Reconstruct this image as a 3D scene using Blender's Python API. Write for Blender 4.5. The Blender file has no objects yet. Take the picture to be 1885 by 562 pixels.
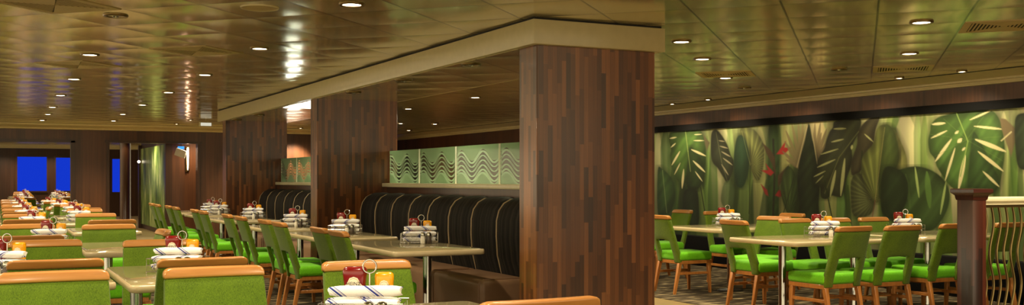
import bpy, bmesh, math, random
import numpy as np
from mathutils import Vector, Matrix, noise as mnoise
random.seed(7)
C = bpy.context.scene.collection
PI = math.pi
EYE = 1.30; FPX = 1930.0; HOR = 330.0; XC = 942.5; TH = math.radians(26.6)
CEIL = 2.44

# ------------------------------------------------------------------ helpers
class MB:
    def __init__(s): s.bm = bmesh.new()
    def _add(s, tmp, M=None):
        if M is not None: bmesh.ops.transform(tmp, matrix=M, verts=tmp.verts)
        me = bpy.data.meshes.new('t'); tmp.to_mesh(me); tmp.free()
        s.bm.from_mesh(me); bpy.data.meshes.remove(me); return s
    def box(s, c, d, bev=0.0, seg=2, M=None):
        t = bmesh.new(); bmesh.ops.create_cube(t, size=1)
        for v in t.verts: v.co = Vector((v.co.x*d[0]+c[0], v.co.y*d[1]+c[1], v.co.z*d[2]+c[2]))
        if bev: bmesh.ops.bevel(t, geom=t.edges[:], offset=bev, segments=seg, profile=.5, affect='EDGES')
        return s._add(t, M)
    def bx(s, x0, x1, y0, y1, z0, z1, bev=0.0, seg=2):
        return s.box(((x0+x1)/2, (y0+y1)/2, (z0+z1)/2), (abs(x1-x0), abs(y1-y0), abs(z1-z0)), bev, seg)
    def bar(s, p0, p1, w0, w1, d0=None, d1=None):
        p0, p1 = Vector(p0), Vector(p1); d0 = d0 or w0; d1 = d1 or w1
        t = bmesh.new(); vs = []
        for p, w, d in ((p0, w0, d0), (p1, w1, d1)):
            for sx, sy in ((-1,-1),(1,-1),(1,1),(-1,1)): vs.append(t.verts.new((p.x+sx*w/2, p.y+sy*d/2, p.z)))
        for f in ((3,2,1,0),(4,5,6,7),(0,1,5,4),(1,2,6,5),(2,3,7,6),(3,0,4,7)): t.faces.new([vs[i] for i in f])
        bmesh.ops.recalc_face_normals(t, faces=t.faces[:])
        bmesh.ops.bevel(t, geom=t.edges[:], offset=min(w0, w1)*.12, segments=1, affect='EDGES')
        return s._add(t)
    def lathe(s, prof, c=(0,0,0), n=24):
        t = bmesh.new(); rings = []
        for r, z in prof:
            rings.append([t.verts.new((c[0]+r*math.cos(2*PI*i/n), c[1]+r*math.sin(2*PI*i/n), c[2]+z)) for i in range(n)])
        for a, b in zip(rings, rings[1:]):
            for i in range(n): t.faces.new((a[i], a[(i+1)%n], b[(i+1)%n], b[i]))
        t.faces.new(rings[0][::-1]); t.faces.new(rings[-1])
        bmesh.ops.recalc_face_normals(t, faces=t.faces[:])
        return s._add(t)
    def tube(s, pts, r, n=8, closed=False):
        t = bmesh.new(); P = [Vector(p) for p in pts]; N = len(P); rings = []
        up = Vector((0,0,1)); prev = None
        for i, p in enumerate(P):
            if closed: d = P[(i+1)%N]-P[i-1]
            else: d = P[min(i+1,N-1)]-P[max(i-1,0)]
            d.normalize()
            a = prev - d*prev.dot(d) if prev is not None else (up if abs(d.dot(up)) < .9 else Vector((1,0,0))).cross(d)
            if a.length < 1e-6: a = Vector((1,0,0)).cross(d)
            a.normalize(); prev = a; b = d.cross(a)
            rr = r[i] if isinstance(r, (list, tuple)) else r
            rings.append([t.verts.new(p+(a*math.cos(2*PI*k/n)+b*math.sin(2*PI*k/n))*rr) for k in range(n)])
        rng = range(N) if closed else range(N-1)
        for i in rng:
            A, B = rings[i], rings[(i+1)%N]
            for k in range(n): t.faces.new((A[k], A[(k+1)%n], B[(k+1)%n], B[k]))
        if not closed: t.faces.new(rings[0][::-1]); t.faces.new(rings[-1])
        bmesh.ops.recalc_face_normals(t, faces=t.faces[:])
        return s._add(t)
    def loft(s, rings, cap=True):
        t = bmesh.new(); R = [[t.verts.new(p) for p in r] for r in rings]; n = len(R[0])
        for A, B in zip(R, R[1:]):
            for k in range(n): t.faces.new((A[k], A[(k+1)%n], B[(k+1)%n], B[k]))
        if cap: t.faces.new(R[0][::-1]); t.faces.new(R[-1])
        bmesh.ops.recalc_face_normals(t, faces=t.faces[:])
        return s._add(t)
    def shell(s, verts, faces, thick, bev=0.0, seg=2):
        """sheet thickened along y"""
        t = bmesh.new()
        F = [t.verts.new((v[0], v[1]+thick/2, v[2])) for v in verts]
        B = [t.verts.new((v[0], v[1]-thick/2, v[2])) for v in verts]
        ec = {}
        for f in faces:
            t.faces.new([F[i] for i in f]); t.faces.new([B[i] for i in reversed(f)])
            for i in range(len(f)):
                a, b = f[i], f[(i+1)%len(f)]; ec.setdefault((min(a,b), max(a,b)), []).append((a,b))
        for k, l in ec.items():
            if len(l) == 1:
                a, b = l[0]; t.faces.new((F[b], F[a], B[a], B[b]))
        bmesh.ops.remove_doubles(t, verts=t.verts[:], dist=1e-6)
        for v in [v for v in t.verts if not v.link_faces]: t.verts.remove(v)
        bmesh.ops.recalc_face_normals(t, faces=t.faces[:])
        if bev:
            ed = [e for e in t.edges if len(e.link_faces) == 2 and e.calc_face_angle(0) > 1.0]
            bmesh.ops.bevel(t, geom=ed, offset=bev, segments=seg, profile=.5, affect='EDGES')
        return s._add(t)
    def mesh(s, name, mat, ang=40):
        me = bpy.data.meshes.new(name); s.bm.to_mesh(me); s.bm.free()
        me.materials.append(mat)
        me.polygons.foreach_set('use_smooth', [True]*len(me.polygons))
        try: me.set_sharp_from_angle(angle=math.radians(ang))
        except Exception: pass
        return me
    def build(s, name, mat, parent=None, ang=40):
        o = bpy.data.objects.new(name, s.mesh(name, mat, ang)); C.objects.link(o)
        if parent is not None: o.parent = parent
        return o

def tag(o, label, cat, group=None, kind=None):
    o['label'] = label; o['category'] = cat
    if group: o['group'] = group
    if kind: o['kind'] = kind
    return o
def thing(name, label, cat, loc=(0,0,0), rz=0, group=None):
    o = bpy.data.objects.new(name, None); C.objects.link(o); o.empty_display_size = .1
    o.location = loc; o.rotation_euler = (0,0,rz); return tag(o, label, cat, group)
def struct(name, mb, mat, parent=None):
    o = mb.build(name, mat, parent)
    if parent is None: o['kind'] = 'structure'
    return o
def dup(root, loc, rz, label, group=None, rot=None):
    r = root.copy(); C.objects.link(r); r.location = loc; r.rotation_euler = rot or (0,0,rz)
    r['label'] = label
    if group: r['group'] = group
    for ch in list(root.children):
        c = ch.copy(); C.objects.link(c); c.parent = r
        for g in list(ch.children):
            d = g.copy(); C.objects.link(d); d.parent = c
            for h in list(g.children):
                e = h.copy(); C.objects.link(e); e.parent = d
    return r
class Kind:
    """first use takes the original, later uses copies"""
    def __init__(s, root): s.root, s.used = root, False
    def put(s, loc, rz, label, group=None, rot=None):
        if not s.used:
            s.used = True; r = s.root; r.location = loc; r.rotation_euler = rot or (0,0,rz); r['label'] = label
            if group: r['group'] = group
            return r
        return dup(s.root, loc, rz, label, group, rot)

# ------------------------------------------------------------------ materials
def lin(r, g, b):
    f = lambda c: (c/255/12.92) if c/255 <= .04045 else ((c/255+.055)/1.055)**2.4
    return (f(r), f(g), f(b), 1)
class NT:
    def __init__(s, name):
        s.m = bpy.data.materials.new(name); s.m.use_nodes = True; s.t = s.m.node_tree; s.t.nodes.clear()
        s.out = s.t.nodes.new('ShaderNodeOutputMaterial')
    def n(s, typ, **kw):
        nd = s.t.nodes.new(typ)
        for k, v in kw.items():
            if k.startswith('i_'):
                key = k[2:]; key = int(key) if key.isdigit() else key.replace('_', ' ')
                s.set(nd.inputs[key], v)
            else: setattr(nd, k, v)
        return nd
    def set(s, inp, v):
        if hasattr(v, 'is_output') or isinstance(v, bpy.types.NodeSocket): s.t.links.new(v, inp)
        else: inp.default_value = v
    def math(s, op, a, b=None, c=None):
        nd = s.t.nodes.new('ShaderNodeMath'); nd.operation = op
        s.set(nd.inputs[0], a)
        if b is not None: s.set(nd.inputs[1], b)
        if c is not None: s.set(nd.inputs[2], c)
        return nd.outputs[0]
    def comb(s, x, y, z):
        nd = s.t.nodes.new('ShaderNodeCombineXYZ')
        for i, v in enumerate((x, y, z)): s.set(nd.inputs[i], v)
        return nd.outputs[0]
    def sep(s, v):
        nd = s.t.nodes.new('ShaderNodeSeparateXYZ'); s.set(nd.inputs[0], v); return nd.outputs
    def noise(s, vec, scale=5, detail=2, rough=.5):
        nd = s.t.nodes.new('ShaderNodeTexNoise'); s.set(nd.inputs['Vector'], vec)
        nd.inputs['Scale'].default_value = scale; nd.inputs['Detail'].default_value = detail; nd.inputs['Roughness'].default_value = rough
        return nd.outputs['Fac']
    def white(s, vec):
        nd = s.t.nodes.new('ShaderNodeTexWhiteNoise'); nd.noise_dimensions = '3D'; s.set(nd.inputs['Vector'], vec); return nd.outputs['Value']
    def ramp(s, fac, stops, interp='LINEAR'):
        nd = s.t.nodes.new('ShaderNodeValToRGB'); s.set(nd.inputs[0], fac); cr = nd.color_ramp; cr.interpolation = interp
        while len(cr.elements) < len(stops): cr.elements.new(.5)
        for e, (p, c) in zip(cr.elements, stops): e.position = p; e.color = c
        return nd.outputs['Color']
    def mix(s, f, a, b, blend='MIX'):
        nd = s.t.nodes.new('ShaderNodeMix'); nd.data_type = 'RGBA'; nd.blend_type = blend
        s.set(nd.inputs[0], f); s.set(nd.inputs[6], a); s.set(nd.inputs[7], b); return nd.outputs[2]
    def pos(s): return s.n('ShaderNodeNewGeometry').outputs['Position']
    def obj(s): return s.n('ShaderNodeTexCoord').outputs['Object']
    def bump(s, h, dist=.01, strength=1.0):
        nd = s.t.nodes.new('ShaderNodeBump'); s.set(nd.inputs['Height'], h); nd.inputs['Distance'].default_value = dist
        nd.inputs['Strength'].default_value = strength; return nd.outputs[0]
    def principled(s, color, rough=.5, metal=0.0, normal=None, coat=0.0, coat_rough=.1, spec=.5, sheen=0, trans=0.0, emit=None, estr=0, ior=None):
        nd = s.t.nodes.new('ShaderNodeBsdfPrincipled')
        s.set(nd.inputs['Base Color'], color); s.set(nd.inputs['Roughness'], rough); s.set(nd.inputs['Metallic'], metal)
        nd.inputs['Specular IOR Level'].default_value = spec
        nd.inputs['Coat Weight'].default_value = coat; nd.inputs['Coat Roughness'].default_value = coat_rough
        nd.inputs['Sheen Weight'].default_value = sheen; nd.inputs['Transmission Weight'].default_value = trans
        if ior: nd.inputs['IOR'].default_value = ior
        if normal is not None: s.set(nd.inputs['Normal'], normal)
        if emit is not None: s.set(nd.inputs['Emission Color'], emit); nd.inputs['Emission Strength'].default_value = estr
        s.t.links.new(nd.outputs[0], s.out.inputs[0]); return nd
def simple(name, col, rough=.5, metal=0.0, **kw):
    t = NT(name); nz = t.noise(t.obj(), 14, 2)
    c = t.mix(nz, tuple(list(x*.9 for x in col[:3])+[1]), tuple(list(min(1, x*1.1) for x in col[:3])+[1]))
    t.principled(c, rough, metal, **kw); return t.m
def emis(name, col, s):
    t = NT(name); e = t.n('ShaderNodeEmission'); e.inputs[0].default_value = col; e.inputs[1].default_value = s
    t.t.links.new(e.outputs[0], t.out.inputs[0]); return t.m

def fabric(name, c0, c1, rough=.85, scale=260):
    t = NT(name); o = t.obj(); x, y, z = t.sep(o)
    a = t.noise(t.comb(t.math('MULTIPLY', x, scale), t.math('MULTIPLY', y, scale), t.math('MULTIPLY', z, scale*.35)), 1, 2, .6)
    b = t.noise(o, 9, 2)
    f = t.math('ADD', t.math('MULTIPLY', a, .75), t.math('MULTIPLY', b, .25))
    col = t.ramp(f, [(.3, c0), (.7, c1)])
    t.principled(col, rough, 0, t.bump(a, .0012, .6), sheen=.15, spec=.25); return t.m
def wood(name, c0, c1, rough=.35, coat=.2, axis=2, scale=14):
    t = NT(name); x, y, z = t.sep(t.obj()); v = [x, y, z]
    for i in range(3): v[i] = t.math('MULTIPLY', v[i], scale*(.06 if i == axis else 1))
    a = t.noise(t.comb(*v), 1, 5, .65)
    b = t.noise(t.comb(*[t.math('MULTIPLY', q, 4.3) for q in v]), 1, 3, .6)
    col = t.ramp(t.math('ADD', t.math('MULTIPLY', a, .7), t.math('MULTIPLY', b, .3)), [(.33, c0), (.67, c1)])
    t.principled(col, rough, 0, coat=coat, coat_rough=.15); return t.m
def mosaic(name, stops, w=.037, L=.40, rough=.3, coat=.16):
    """narrow vertical staves of different lengths and browns"""
    t = NT(name); x, y, z = t.sep(t.pos())
    u = t.math('DIVIDE', t.math('ADD', x, y), w); col = t.math('FLOOR', u)
    r = t.white(t.comb(col, 3.1, 0))
    zz = t.math('ADD', t.math('DIVIDE', z, L), t.math('MULTIPLY', r, 9.0)); row = t.math('FLOOR', zz)
    rnd = t.white(t.comb(col, row, 5.7)); rnd2 = t.white(t.comb(row, col, 1.3))
    g = t.noise(t.comb(t.math('ADD', t.math('MULTIPLY', u, 3.2), t.math('MULTIPLY', rnd2, 50)), t.math('MULTIPLY', z, 2.2), rnd2), 1, 4, .7)
    base = t.ramp(t.math('ADD', t.math('MULTIPLY', rnd, .62), t.math('MULTIPLY', g, .38)), stops)
    fu = t.math('FRACT', u); e = t.math('LESS_THAN', t.math('MINIMUM', fu, t.math('SUBTRACT', 1, fu)), .02)
    base = t.mix(t.math('MULTIPLY', e, .6), base, lin(20, 10, 6))
    t.principled(base, rough, 0, t.bump(t.math('ADD', t.math('MULTIPLY', rnd, .5), t.math('MULTIPLY', g, .2)), .0015, .25), coat=coat, coat_rough=.12); return t.m
def veneer(name, c0, c1, rough=.35):
    t = NT(name); x, y, z = t.sep(t.pos()); h = t.math('ADD', x, y)
    a = t.noise(t.comb(t.math('MULTIPLY', h, 30), t.math('MULTIPLY', z, .8), 0), 1, 5, .7)
    p = t.white(t.comb(t.math('FLOOR', t.math('DIVIDE', h, .18)), 0, 2))
    col = t.ramp(t.math('ADD', t.math('MULTIPLY', a, .75), t.math('MULTIPLY', p, .25)), [(.3, c0), (.7, c1)])
    t.principled(col, rough, 0, coat=.1, coat_rough=.2); return t.m

M = {}
M['back'] = fabric('lime weave fabric', lin(60, 82, 8), lin(106, 134, 22), .85, 320)
M['seat'] = fabric('bright green upholstery', lin(88, 172, 6), lin(118, 206, 14), .7, 200)
M['beech'] = wood('honey beech', lin(150, 94, 40), lin(194, 134, 66), .32, .3, 0, 10)
M['beechleg'] = wood('honey beech leg', lin(146, 88, 38), lin(190, 126, 62), .35, .25, 2, 10)
t = NT('table laminate'); nz = t.noise(t.obj(), 60, 3); n2 = t.noise(t.obj(), 3, 2)
t.principled(t.mix(n2, t.mix(nz, lin(142, 130, 92), lin(166, 154, 116)), t.mix(nz, lin(156, 144, 106), lin(180, 168, 132))), .16, 0, coat=.5, coat_rough=.06); M['table'] = t.m
M['tedge'] = simple('table edge solid', lin(196, 178, 138), .3, 0, coat=.2)
M['chrome'] = simple('polished chrome', (.5, .5, .47, 1), .12, 1.0)
M['wire'] = simple('chromed wire', (.6, .58, .54, 1), .22, 1.0)
M['bronze'] = simple('bronze metal', lin(122, 106, 68), .3, 1.0)
M['darkmetal'] = simple('dark base metal', lin(50, 46, 40), .4, .8)
M['column'] = mosaic('walnut stave mosaic', [(.10, lin(50, 26, 11)), (.36, lin(84, 47, 21)), (.62, lin(114, 67, 32)), (.90, lin(150, 94, 48))])
M['post'] = mosaic('dark mahogany staves', [(.15, lin(30, 12, 7)), (.6, lin(66, 29, 17)), (.9, lin(92, 44, 26))], .03, .5, .3, .2)
M['postcap'] = wood('mahogany cap', lin(42, 16, 10), lin(74, 32, 21), .3, .3, 0, 12)
M['veneer'] = veneer('brown wall veneer', lin(54, 31, 17), lin(92, 56, 33))
M['veneerd'] = veneer('dark brown veneer', lin(40, 22, 12), lin(66, 38, 22))
M['cream'] = simple('cream lacquer', lin(190, 174, 126), .38, 0, coat=.15)
M['ledge'] = simple('pale stone ledge', lin(226, 216, 178), .3, 0, coat=.2)
M['black'] = simple('matt black', lin(9, 9, 9), .7, 0, spec=.15)
M['white'] = simple('white paint', lin(225, 222, 210), .5)
M['gap'] = simple('dark shadow gap', lin(26, 20, 12), .8)
M['brownlea'] = simple('taupe leather', lin(146, 114, 86), .42, 0, coat=.1)
M['piping'] = simple('beige piping', lin(170, 148, 112), .5)
t = NT('black striped upholstery'); x, y, z = t.sep(t.obj())
st = t.math('PINGPONG', t.math('ADD', t.math('MULTIPLY', y, 1), 100), .045)
nn = t.noise(t.comb(t.math('MULTIPLY', y, 20), 0, 0), 1, 1)
nf = t.noise(t.comb(t.math('MULTIPLY', x, 300), t.math('MULTIPLY', y, 300), t.math('MULTIPLY', z, 300)), 1, 1)
cc = t.ramp(t.math('ADD', t.math('MULTIPLY', nn, .8), t.math('MULTIPLY', nf, .2)), [(.38, lin(10, 9, 9)), (.48, lin(20, 18, 17)), (.6, lin(42, 38, 33))])
t.principled(cc, .7, 0, spec=.15); M['tuft'] = t.m
M['ketchup'] = simple('ketchup red', lin(118, 6, 9), .22, 0, coat=.4)
M['ketchup_cap'] = simple('white cap plastic', lin(232, 228, 220), .35)
M['mustard'] = simple('mustard yellow', lin(232, 160, 8), .25, 0, coat=.4)
M['label'] = simple('label paper', lin(232, 224, 200), .5)
M['ink'] = simple('label ink', lin(30, 26, 22), .5)
M['gold'] = simple('label gold rim', lin(180, 150, 80), .4)
M['salt'] = simple('white salt', lin(236, 232, 220), .5, 0, coat=.6)
M['pepper'] = simple('ground pepper', lin(66, 54, 44), .5, 0, coat=.6)
t = NT('striped napkin linen'); x, y, z = t.sep(t.obj())
q = t.math('ADD', t.math('ADD', x, t.math('MULTIPLY', y, .55)), t.math('MULTIPLY', z, 1.2))
ph = t.math('FRACT', t.math('ADD', t.math('MULTIPLY', q, 7.2), 40.30))
def band(a, b): return t.math('MULTIPLY', t.math('GREATER_THAN', ph, a), t.math('LESS_THAN', ph, b))
s1 = t.math('MAXIMUM', band(.42, .50), band(.57, .60)); s2 = t.math('MAXIMUM', band(.36, .38), band(.53, .55))
cl = t.mix(s1, lin(236, 234, 230), lin(48, 58, 138)); cl = t.mix(s2, cl, lin(140, 146, 186))
nz = t.noise(t.obj(), 45, 3)
t.principled(cl, .85, 0, t.bump(nz, .004, .5), spec=.2); M['napkin'] = t.m
M['vent'] = simple('vent enamel', lin(176, 150, 92), .45)
M['lamp'] = emis('downlight lamp', (1, .87, .62, 1), 14)
M['lampoff'] = simple('unlit lamp glass', lin(120, 110, 90), .15, .6)
M['ring'] = simple('downlight trim', lin(110, 88, 48), .3, .8)
M['blue'] = emis('dusk blue sky in window', (.008, .045, .72, 1), .55)
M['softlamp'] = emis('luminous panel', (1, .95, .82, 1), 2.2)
M['counterlamp'] = emis('backlit counter front', (.95, 1, .9, 1), 7)
M['sconce'] = emis('sconce glow', (1, .62, .42, 1), 6)
M['globe'] = emis('globe lamp', (1, .85, .6, 1), 3)
M['screen'] = emis('blue screen', (.05, .3, .9, 1), 1.0)
M['sign'] = emis('lit sign face', (1, .95, .75, 1), .45)
M['paper'] = simple('white panel', lin(210, 205, 190), .5)
# ceiling: metallic pillowed tiles set at 45 degrees to the beam
def ceiling_mat(name, metal=.6):
    t = NT(name); x, y, z = t.sep(t.pos()); k = .70710678
    al = t.math('DIVIDE', t.math('SUBTRACT', t.math('MULTIPLY', t.math('ADD', x, y), k), 7.05), .6)
    ac = t.math('DIVIDE', t.math('ADD', t.math('MULTIPLY', t.math('SUBTRACT', x, y), k), .49), .6)
    fa, fc = t.math('FRACT', t.math('ADD', al, 100)), t.math('FRACT', t.math('ADD', ac, 100))
    ia, ic = t.math('FLOOR', al), t.math('FLOOR', ac)
    r1 = t.white(t.comb(ia, ic, 1.5)); r2 = t.white(t.comb(ia, ic, 8.5)); r3 = t.white(t.comb(ia, ic, 4.5))
    para = lambda f: t.math('MULTIPLY', t.math('MULTIPLY', f, t.math('SUBTRACT', 1, f)), 4)
    h = t.math('MULTIPLY', t.math('MULTIPLY', para(fa), para(fc)), t.math('ADD', .35, r1))
    tilt = t.math('ADD', t.math('MULTIPLY', fa, t.math('SUBTRACT', r2, .5)), t.math('MULTIPLY', fc, t.math('SUBTRACT', r3, .5)))
    h = t.math('ADD', h, t.math('MULTIPLY', tilt, .9))
    h = t.math('ADD', h, t.math('MULTIPLY', t.noise(t.pos(), 1.8, 0), .35))
    e = t.math('MINIMUM', t.math('MINIMUM', fa, t.math('SUBTRACT', 1, fa)), t.math('MINIMUM', fc, t.math('SUBTRACT', 1, fc)))
    seam = t.math('LESS_THAN', e, .012)
    col = t.mix(t.math('MULTIPLY', seam, .92), t.mix(r2, (.72, .62, .32, 1), (.76, .66, .35, 1)), (.06, .05, .025, 1))
    t.principled(col, .15, metal, t.bump(h, .0065, 1.0)); return t.m
M['ceil'] = ceiling_mat('gold metal ceiling tiles')
M['soffit'] = simple('satin metal soffit', (.42, .36, .22, 1), .2, .85)
t = NT('patterned carpet'); x, y, z = t.sep(t.pos())
a = t.noise(t.comb(t.math('MULTIPLY', x, 3.2), t.math('MULTIPLY', y, 16), 0), 1, 2, .5)
b = t.noise(t.comb(t.math('MULTIPLY', x, 9), t.math('MULTIPLY', y, 9), 4), 1, 2)
cc = t.ramp(t.math('ADD', t.math('MULTIPLY', a, .8), t.math('MULTIPLY', b, .2)), [(.42, lin(50, 44, 34)), (.54, lin(76, 66, 50)), (.62, lin(150, 136, 104))])
t.principled(cc, .95, 0, spec=.1); M['carpet'] = t.m
t = NT('tan stone floor'); x, y, z = t.sep(t.pos())
fx, fy = t.math('FRACT', t.math('ADD', t.math('DIVIDE', x, .45), 50)), t.math('FRACT', t.math('ADD', t.math('DIVIDE', y, .45), 50))
e = t.math('LESS_THAN', t.math('MINIMUM', fx, fy), .012)
cc = t.mix(t.noise(t.pos(), 3, 4), lin(132, 112, 74), lin(166, 146, 102)); cc = t.mix(t.math('MULTIPLY', e, .5), cc, lin(80, 66, 44))
t.principled(cc, .3, 0); M['tan'] = t.m
# etched glass: frosted green with nested clear waves along Y
def wave_glass(name, y0, lam=.5225, zc=1.437):
    t = NT(name); x, y, z = t.sep(t.pos())
    w = t.math('MULTIPLY', t.math('COSINE', t.math('MULTIPLY', t.math('SUBTRACT', y, y0), 2*PI/lam)), .057)
    d = t.math('SUBTRACT', t.math('SUBTRACT', z, zc), w)
    msk = 0.0
    acc = None
    for a, b in ((-.122, -.106), (-.092, -.060), (-.049, -.010), (-.001, .036), (.045, .074), (.090, .104)):
        g = t.math('MULTIPLY', t.math('GREATER_THAN', d, a), t.math('LESS_THAN', d, b))
        acc = g if acc is None else t.math('MAXIMUM', acc, g)
    dif = t.n('ShaderNodeBsdfDiffuse'); dif.inputs[0].default_value = lin(166, 196, 162)
    trl = t.n('ShaderNodeBsdfTranslucent'); trl.inputs[0].default_value = lin(172, 202, 168)
    fr = t.n('ShaderNodeMixShader'); fr.inputs[0].default_value = .5
    t.t.links.new(dif.outputs[0], fr.inputs[1]); t.t.links.new(trl.outputs[0], fr.inputs[2])
    tr = t.n('ShaderNodeBsdfTransparent'); tr.inputs[0].default_value = (.86, .9, .86, 1)
    fr2 = t.n('ShaderNodeMixShader'); fr2.inputs[0].default_value = .10
    t.t.links.new(fr.outputs[0], fr2.inputs[1]); t.t.links.new(tr.outputs[0], fr2.inputs[2])
    mx = t.n('ShaderNodeMixShader'); t.set(mx.inputs[0], t.math('MULTIPLY', acc, .96))
    t.t.links.new(fr2.outputs[0], mx.inputs[1]); t.t.links.new(tr.outputs[0], mx.inputs[2])
    gl = t.n('ShaderNodeBsdfGlossy'); gl.inputs[1].default_value = .05; gl.inputs[0].default_value = (.9, .9, .9, 1)
    m2 = t.n('ShaderNodeMixShader'); m2.inputs[0].default_value = .05
    t.t.links.new(mx.outputs[0], m2.inputs[1]); t.t.links.new(gl.outputs[0], m2.inputs[2])
    t.t.links.new(m2.outputs[0], t.out.inputs[0]); return t.m
M['glass'] = wave_glass('etched wave glass', 11.46)
t = NT('clear glass edge'); t.principled(lin(222, 236, 212), .15, 0, spec=.6); M['glassedge'] = t.m
t = NT('green streaked print'); x, y, z = t.sep(t.pos())
a = t.noise(t.comb(t.math('MULTIPLY', y, 4.5), t.math('MULTIPLY', z, .9), 0), 1, 4, .65)
t.principled(t.ramp(a, [(.32, lin(34, 48, 24)), (.46, lin(84, 112, 48)), (.56, lin(150, 172, 90)), (.68, lin(226, 222, 180))]), .35, 0); M['streak'] = t.m

# ------------------------------------------------------------------ camera
cam = bpy.data.cameras.new('camera'); co = bpy.data.objects.new('camera', cam); C.objects.link(co)
co.location = (0, 0, EYE); co.rotation_euler = (PI/2, 0, -TH)
cam.sensor_width = 36; cam.lens = 36*FPX/1885; cam.shift_y = (HOR-281)/1885; cam.clip_end = 200; cam.clip_start = .05
bpy.context.scene.camera = co
def proj(X, Y, z):
    d = X*math.sin(TH)+Y*math.cos(TH); x = X*math.cos(TH)-Y*math.sin(TH)
    return XC+FPX*x/d, HOR+(EYE-z)*FPX/d

# ------------------------------------------------------------------ setting
WX = 9.7     # mural wall
FY = 23.6    # far wall
struct('floor', MB().bx(-7, 12, -3, 44, -.05, -.004), M['tan'])
struct('floor_carpet', MB().bx(-7, 4.3, -3, 19.6, -.02, 0), M['carpet'])
struct('floor_carpet', MB().bx(6.57, WX, -3, 22, -.02, 0), M['carpet'])
struct('floor_carpet', MB().bx(-7, 1.6, 24, 38.8, -.02, 0), M['carpet'])
struct('ceiling', MB().bx(-7, 9.36, -3, 44, CEIL, CEIL+.05), M['ceil'])
struct('ceiling_edge', MB().bx(9.335, 9.365, -3, 30, CEIL-.004, CEIL+.04), M['gap'])
# mural wall
struct('wall_right', MB().bx(WX, WX+.15, -3, 30, 0, CEIL), M['veneer'])
mb = MB(); prof = [(9.37, 2.436), (9.52, 2.405), (9.62, 2.385), (9.622, 2.365), (9.66, 2.362), (9.662, 2.325), (9.70, 2.322), (9.70, 2.44), (9.37, 2.44)]
mb.loft([[(a, yy, b) for a, b in prof] for yy in (-3, 30)]); struct('trim_1', mb, M['cream'])
struct('trim_2', MB().bx(9.66, 9.70, 4, 16.2, 2.05, 2.145), M['black'])
struct('baseboard_right', MB().bx(9.55, 9.70, 4, 16.2, 0, .44, .01), M['black'])
struct('wall_end', MB().bx(4.5, WX, 30, 30.2, 0, CEIL), M['veneerd'])
# beam over the columns
BX0, BX1, BY0, BY1 = 3.42, 4.53, 6.49, 17.75
struct('beam', MB().bx(BX0, BX1, BY0, BY1, 2.25, 2.425, .004), M['cream'])
struct('beam_gap', MB().bx(BX0+.02, BX1-.02, BY0+.02, BY1-.02, 2.42, 2.439), M['gap'])
struct('ceiling_soffit', MB().bx(BX0+.04, BX1-.04, BY0+.32, BY1-.04, 2.246, 2.25), M['ceil'])
struct('ceiling_light_panel', MB().bx(3.5, 4.42, 12.42, 13.75, 2.242, 2.246), M['softlamp'])  # glowing sheet standing in for the bright reflection in the metal soffit
CX0, CX1 = 3.47, 4.47
COLS = (6.54, 12.05, 17.3)
for y in COLS:
    struct('column', MB().bx(CX0, CX1, y, y+.27, 0, 2.2495, .003, 1), M['column'])
# low partition with ledge behind the benches
for i, (a, b) in enumerate(((6.81, 12.05), (12.32, 17.3))):
    struct('wall_partition', MB().bx(4.34, 4.46, a, b, 0, 1.205), M['veneer'])
    struct('trim_%d' % (3+i), MB().bx(4.27, 4.56, a, b-.005, 1.205, 1.252, .008), M['ledge'])
# far wall (parallel to the column faces)
struct('wall_far', MB().bx(1.62, 2.28, FY, FY+.2, 0, 2.1).bx(4.16, 7.2, FY, FY+.2, 0, 2.1).bx(-7, 7.2, FY, FY+.2, 2.1, CEIL), M['veneer'])
mb = MB(); prof = [(FY, 2.325), (FY-.12, 2.33), (FY-.13, 2.36), (FY-.34, 2.40), (FY-.36, 2.436), (FY, 2.439)]
mb.loft([[(xx, a, b) for a, b in prof] for xx in (-7, 7.2)]); struct('trim_5', mb, M['cream'])
struct('trim_6', MB().bx(1.56, 1.64, FY-.03, FY+.22, 0, 2.1).bx(-7, 1.64, FY-.03, FY+.22, 2.06, 2.12), M['veneerd'])
struct('trim_7', MB().bx(2.26, 2.31, FY-.03, FY+.22, 0, 2.1).bx(4.12, 4.18, FY-.03, FY+.22, 0, 2.1).bx(2.22, 4.22, FY-.04, FY+.22, 2.07, 2.12), M['veneerd'])
# room beyond
struct('wall_back', MB().bx(-7, 9, 38.9, 39.1, 0, CEIL), M['veneerd'])
mb = MB().bx(-7, 9, 38.5, 38.9, 2.33, 2.44); struct('trim_8', mb, M['cream'])
def window(n, x0, x1, y, z0, z1):
    f = struct('window_%d' % n, MB().bx(x0-.05, x1+.05, y-.05, y, z0-.05, z0).bx(x0-.05, x1+.05, y-.05, y, z1, z1+.05).bx(x0-.05, x0, y-.05, y, z0, z1).bx(x1, x1+.05, y-.05, y, z0, z1), M['veneerd'])
    MB().bx(x0, x1, y-.03, y-.02, z0, z1).build('pane', M['blue'], f)
window(1, .91, 1.81, 38.9, .9, 2.05); window(2, 2.1, 2.95, 38.9, .9, 2.03); window(3, 3.9, 4.28, 38.9, .85, 2.0)
f = struct('window_4', MB().bx(9.65, 9.70, 26.3, 26.36, .9, 2.2).bx(9.65, 9.70, 28.9, 28.96, .9, 2.2).bx(9.65, 9.7, 26.3, 28.96, 2.2, 2.26).bx(9.65, 9.7, 26.3, 28.96, .84, .9), M['veneerd'])  # unseen window behind the column, there for the blue glow on the ceiling
MB().bx(9.67, 9.68, 26.36, 28.9, .9, 2.2).build('pane', M['blue'], f)
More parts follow.
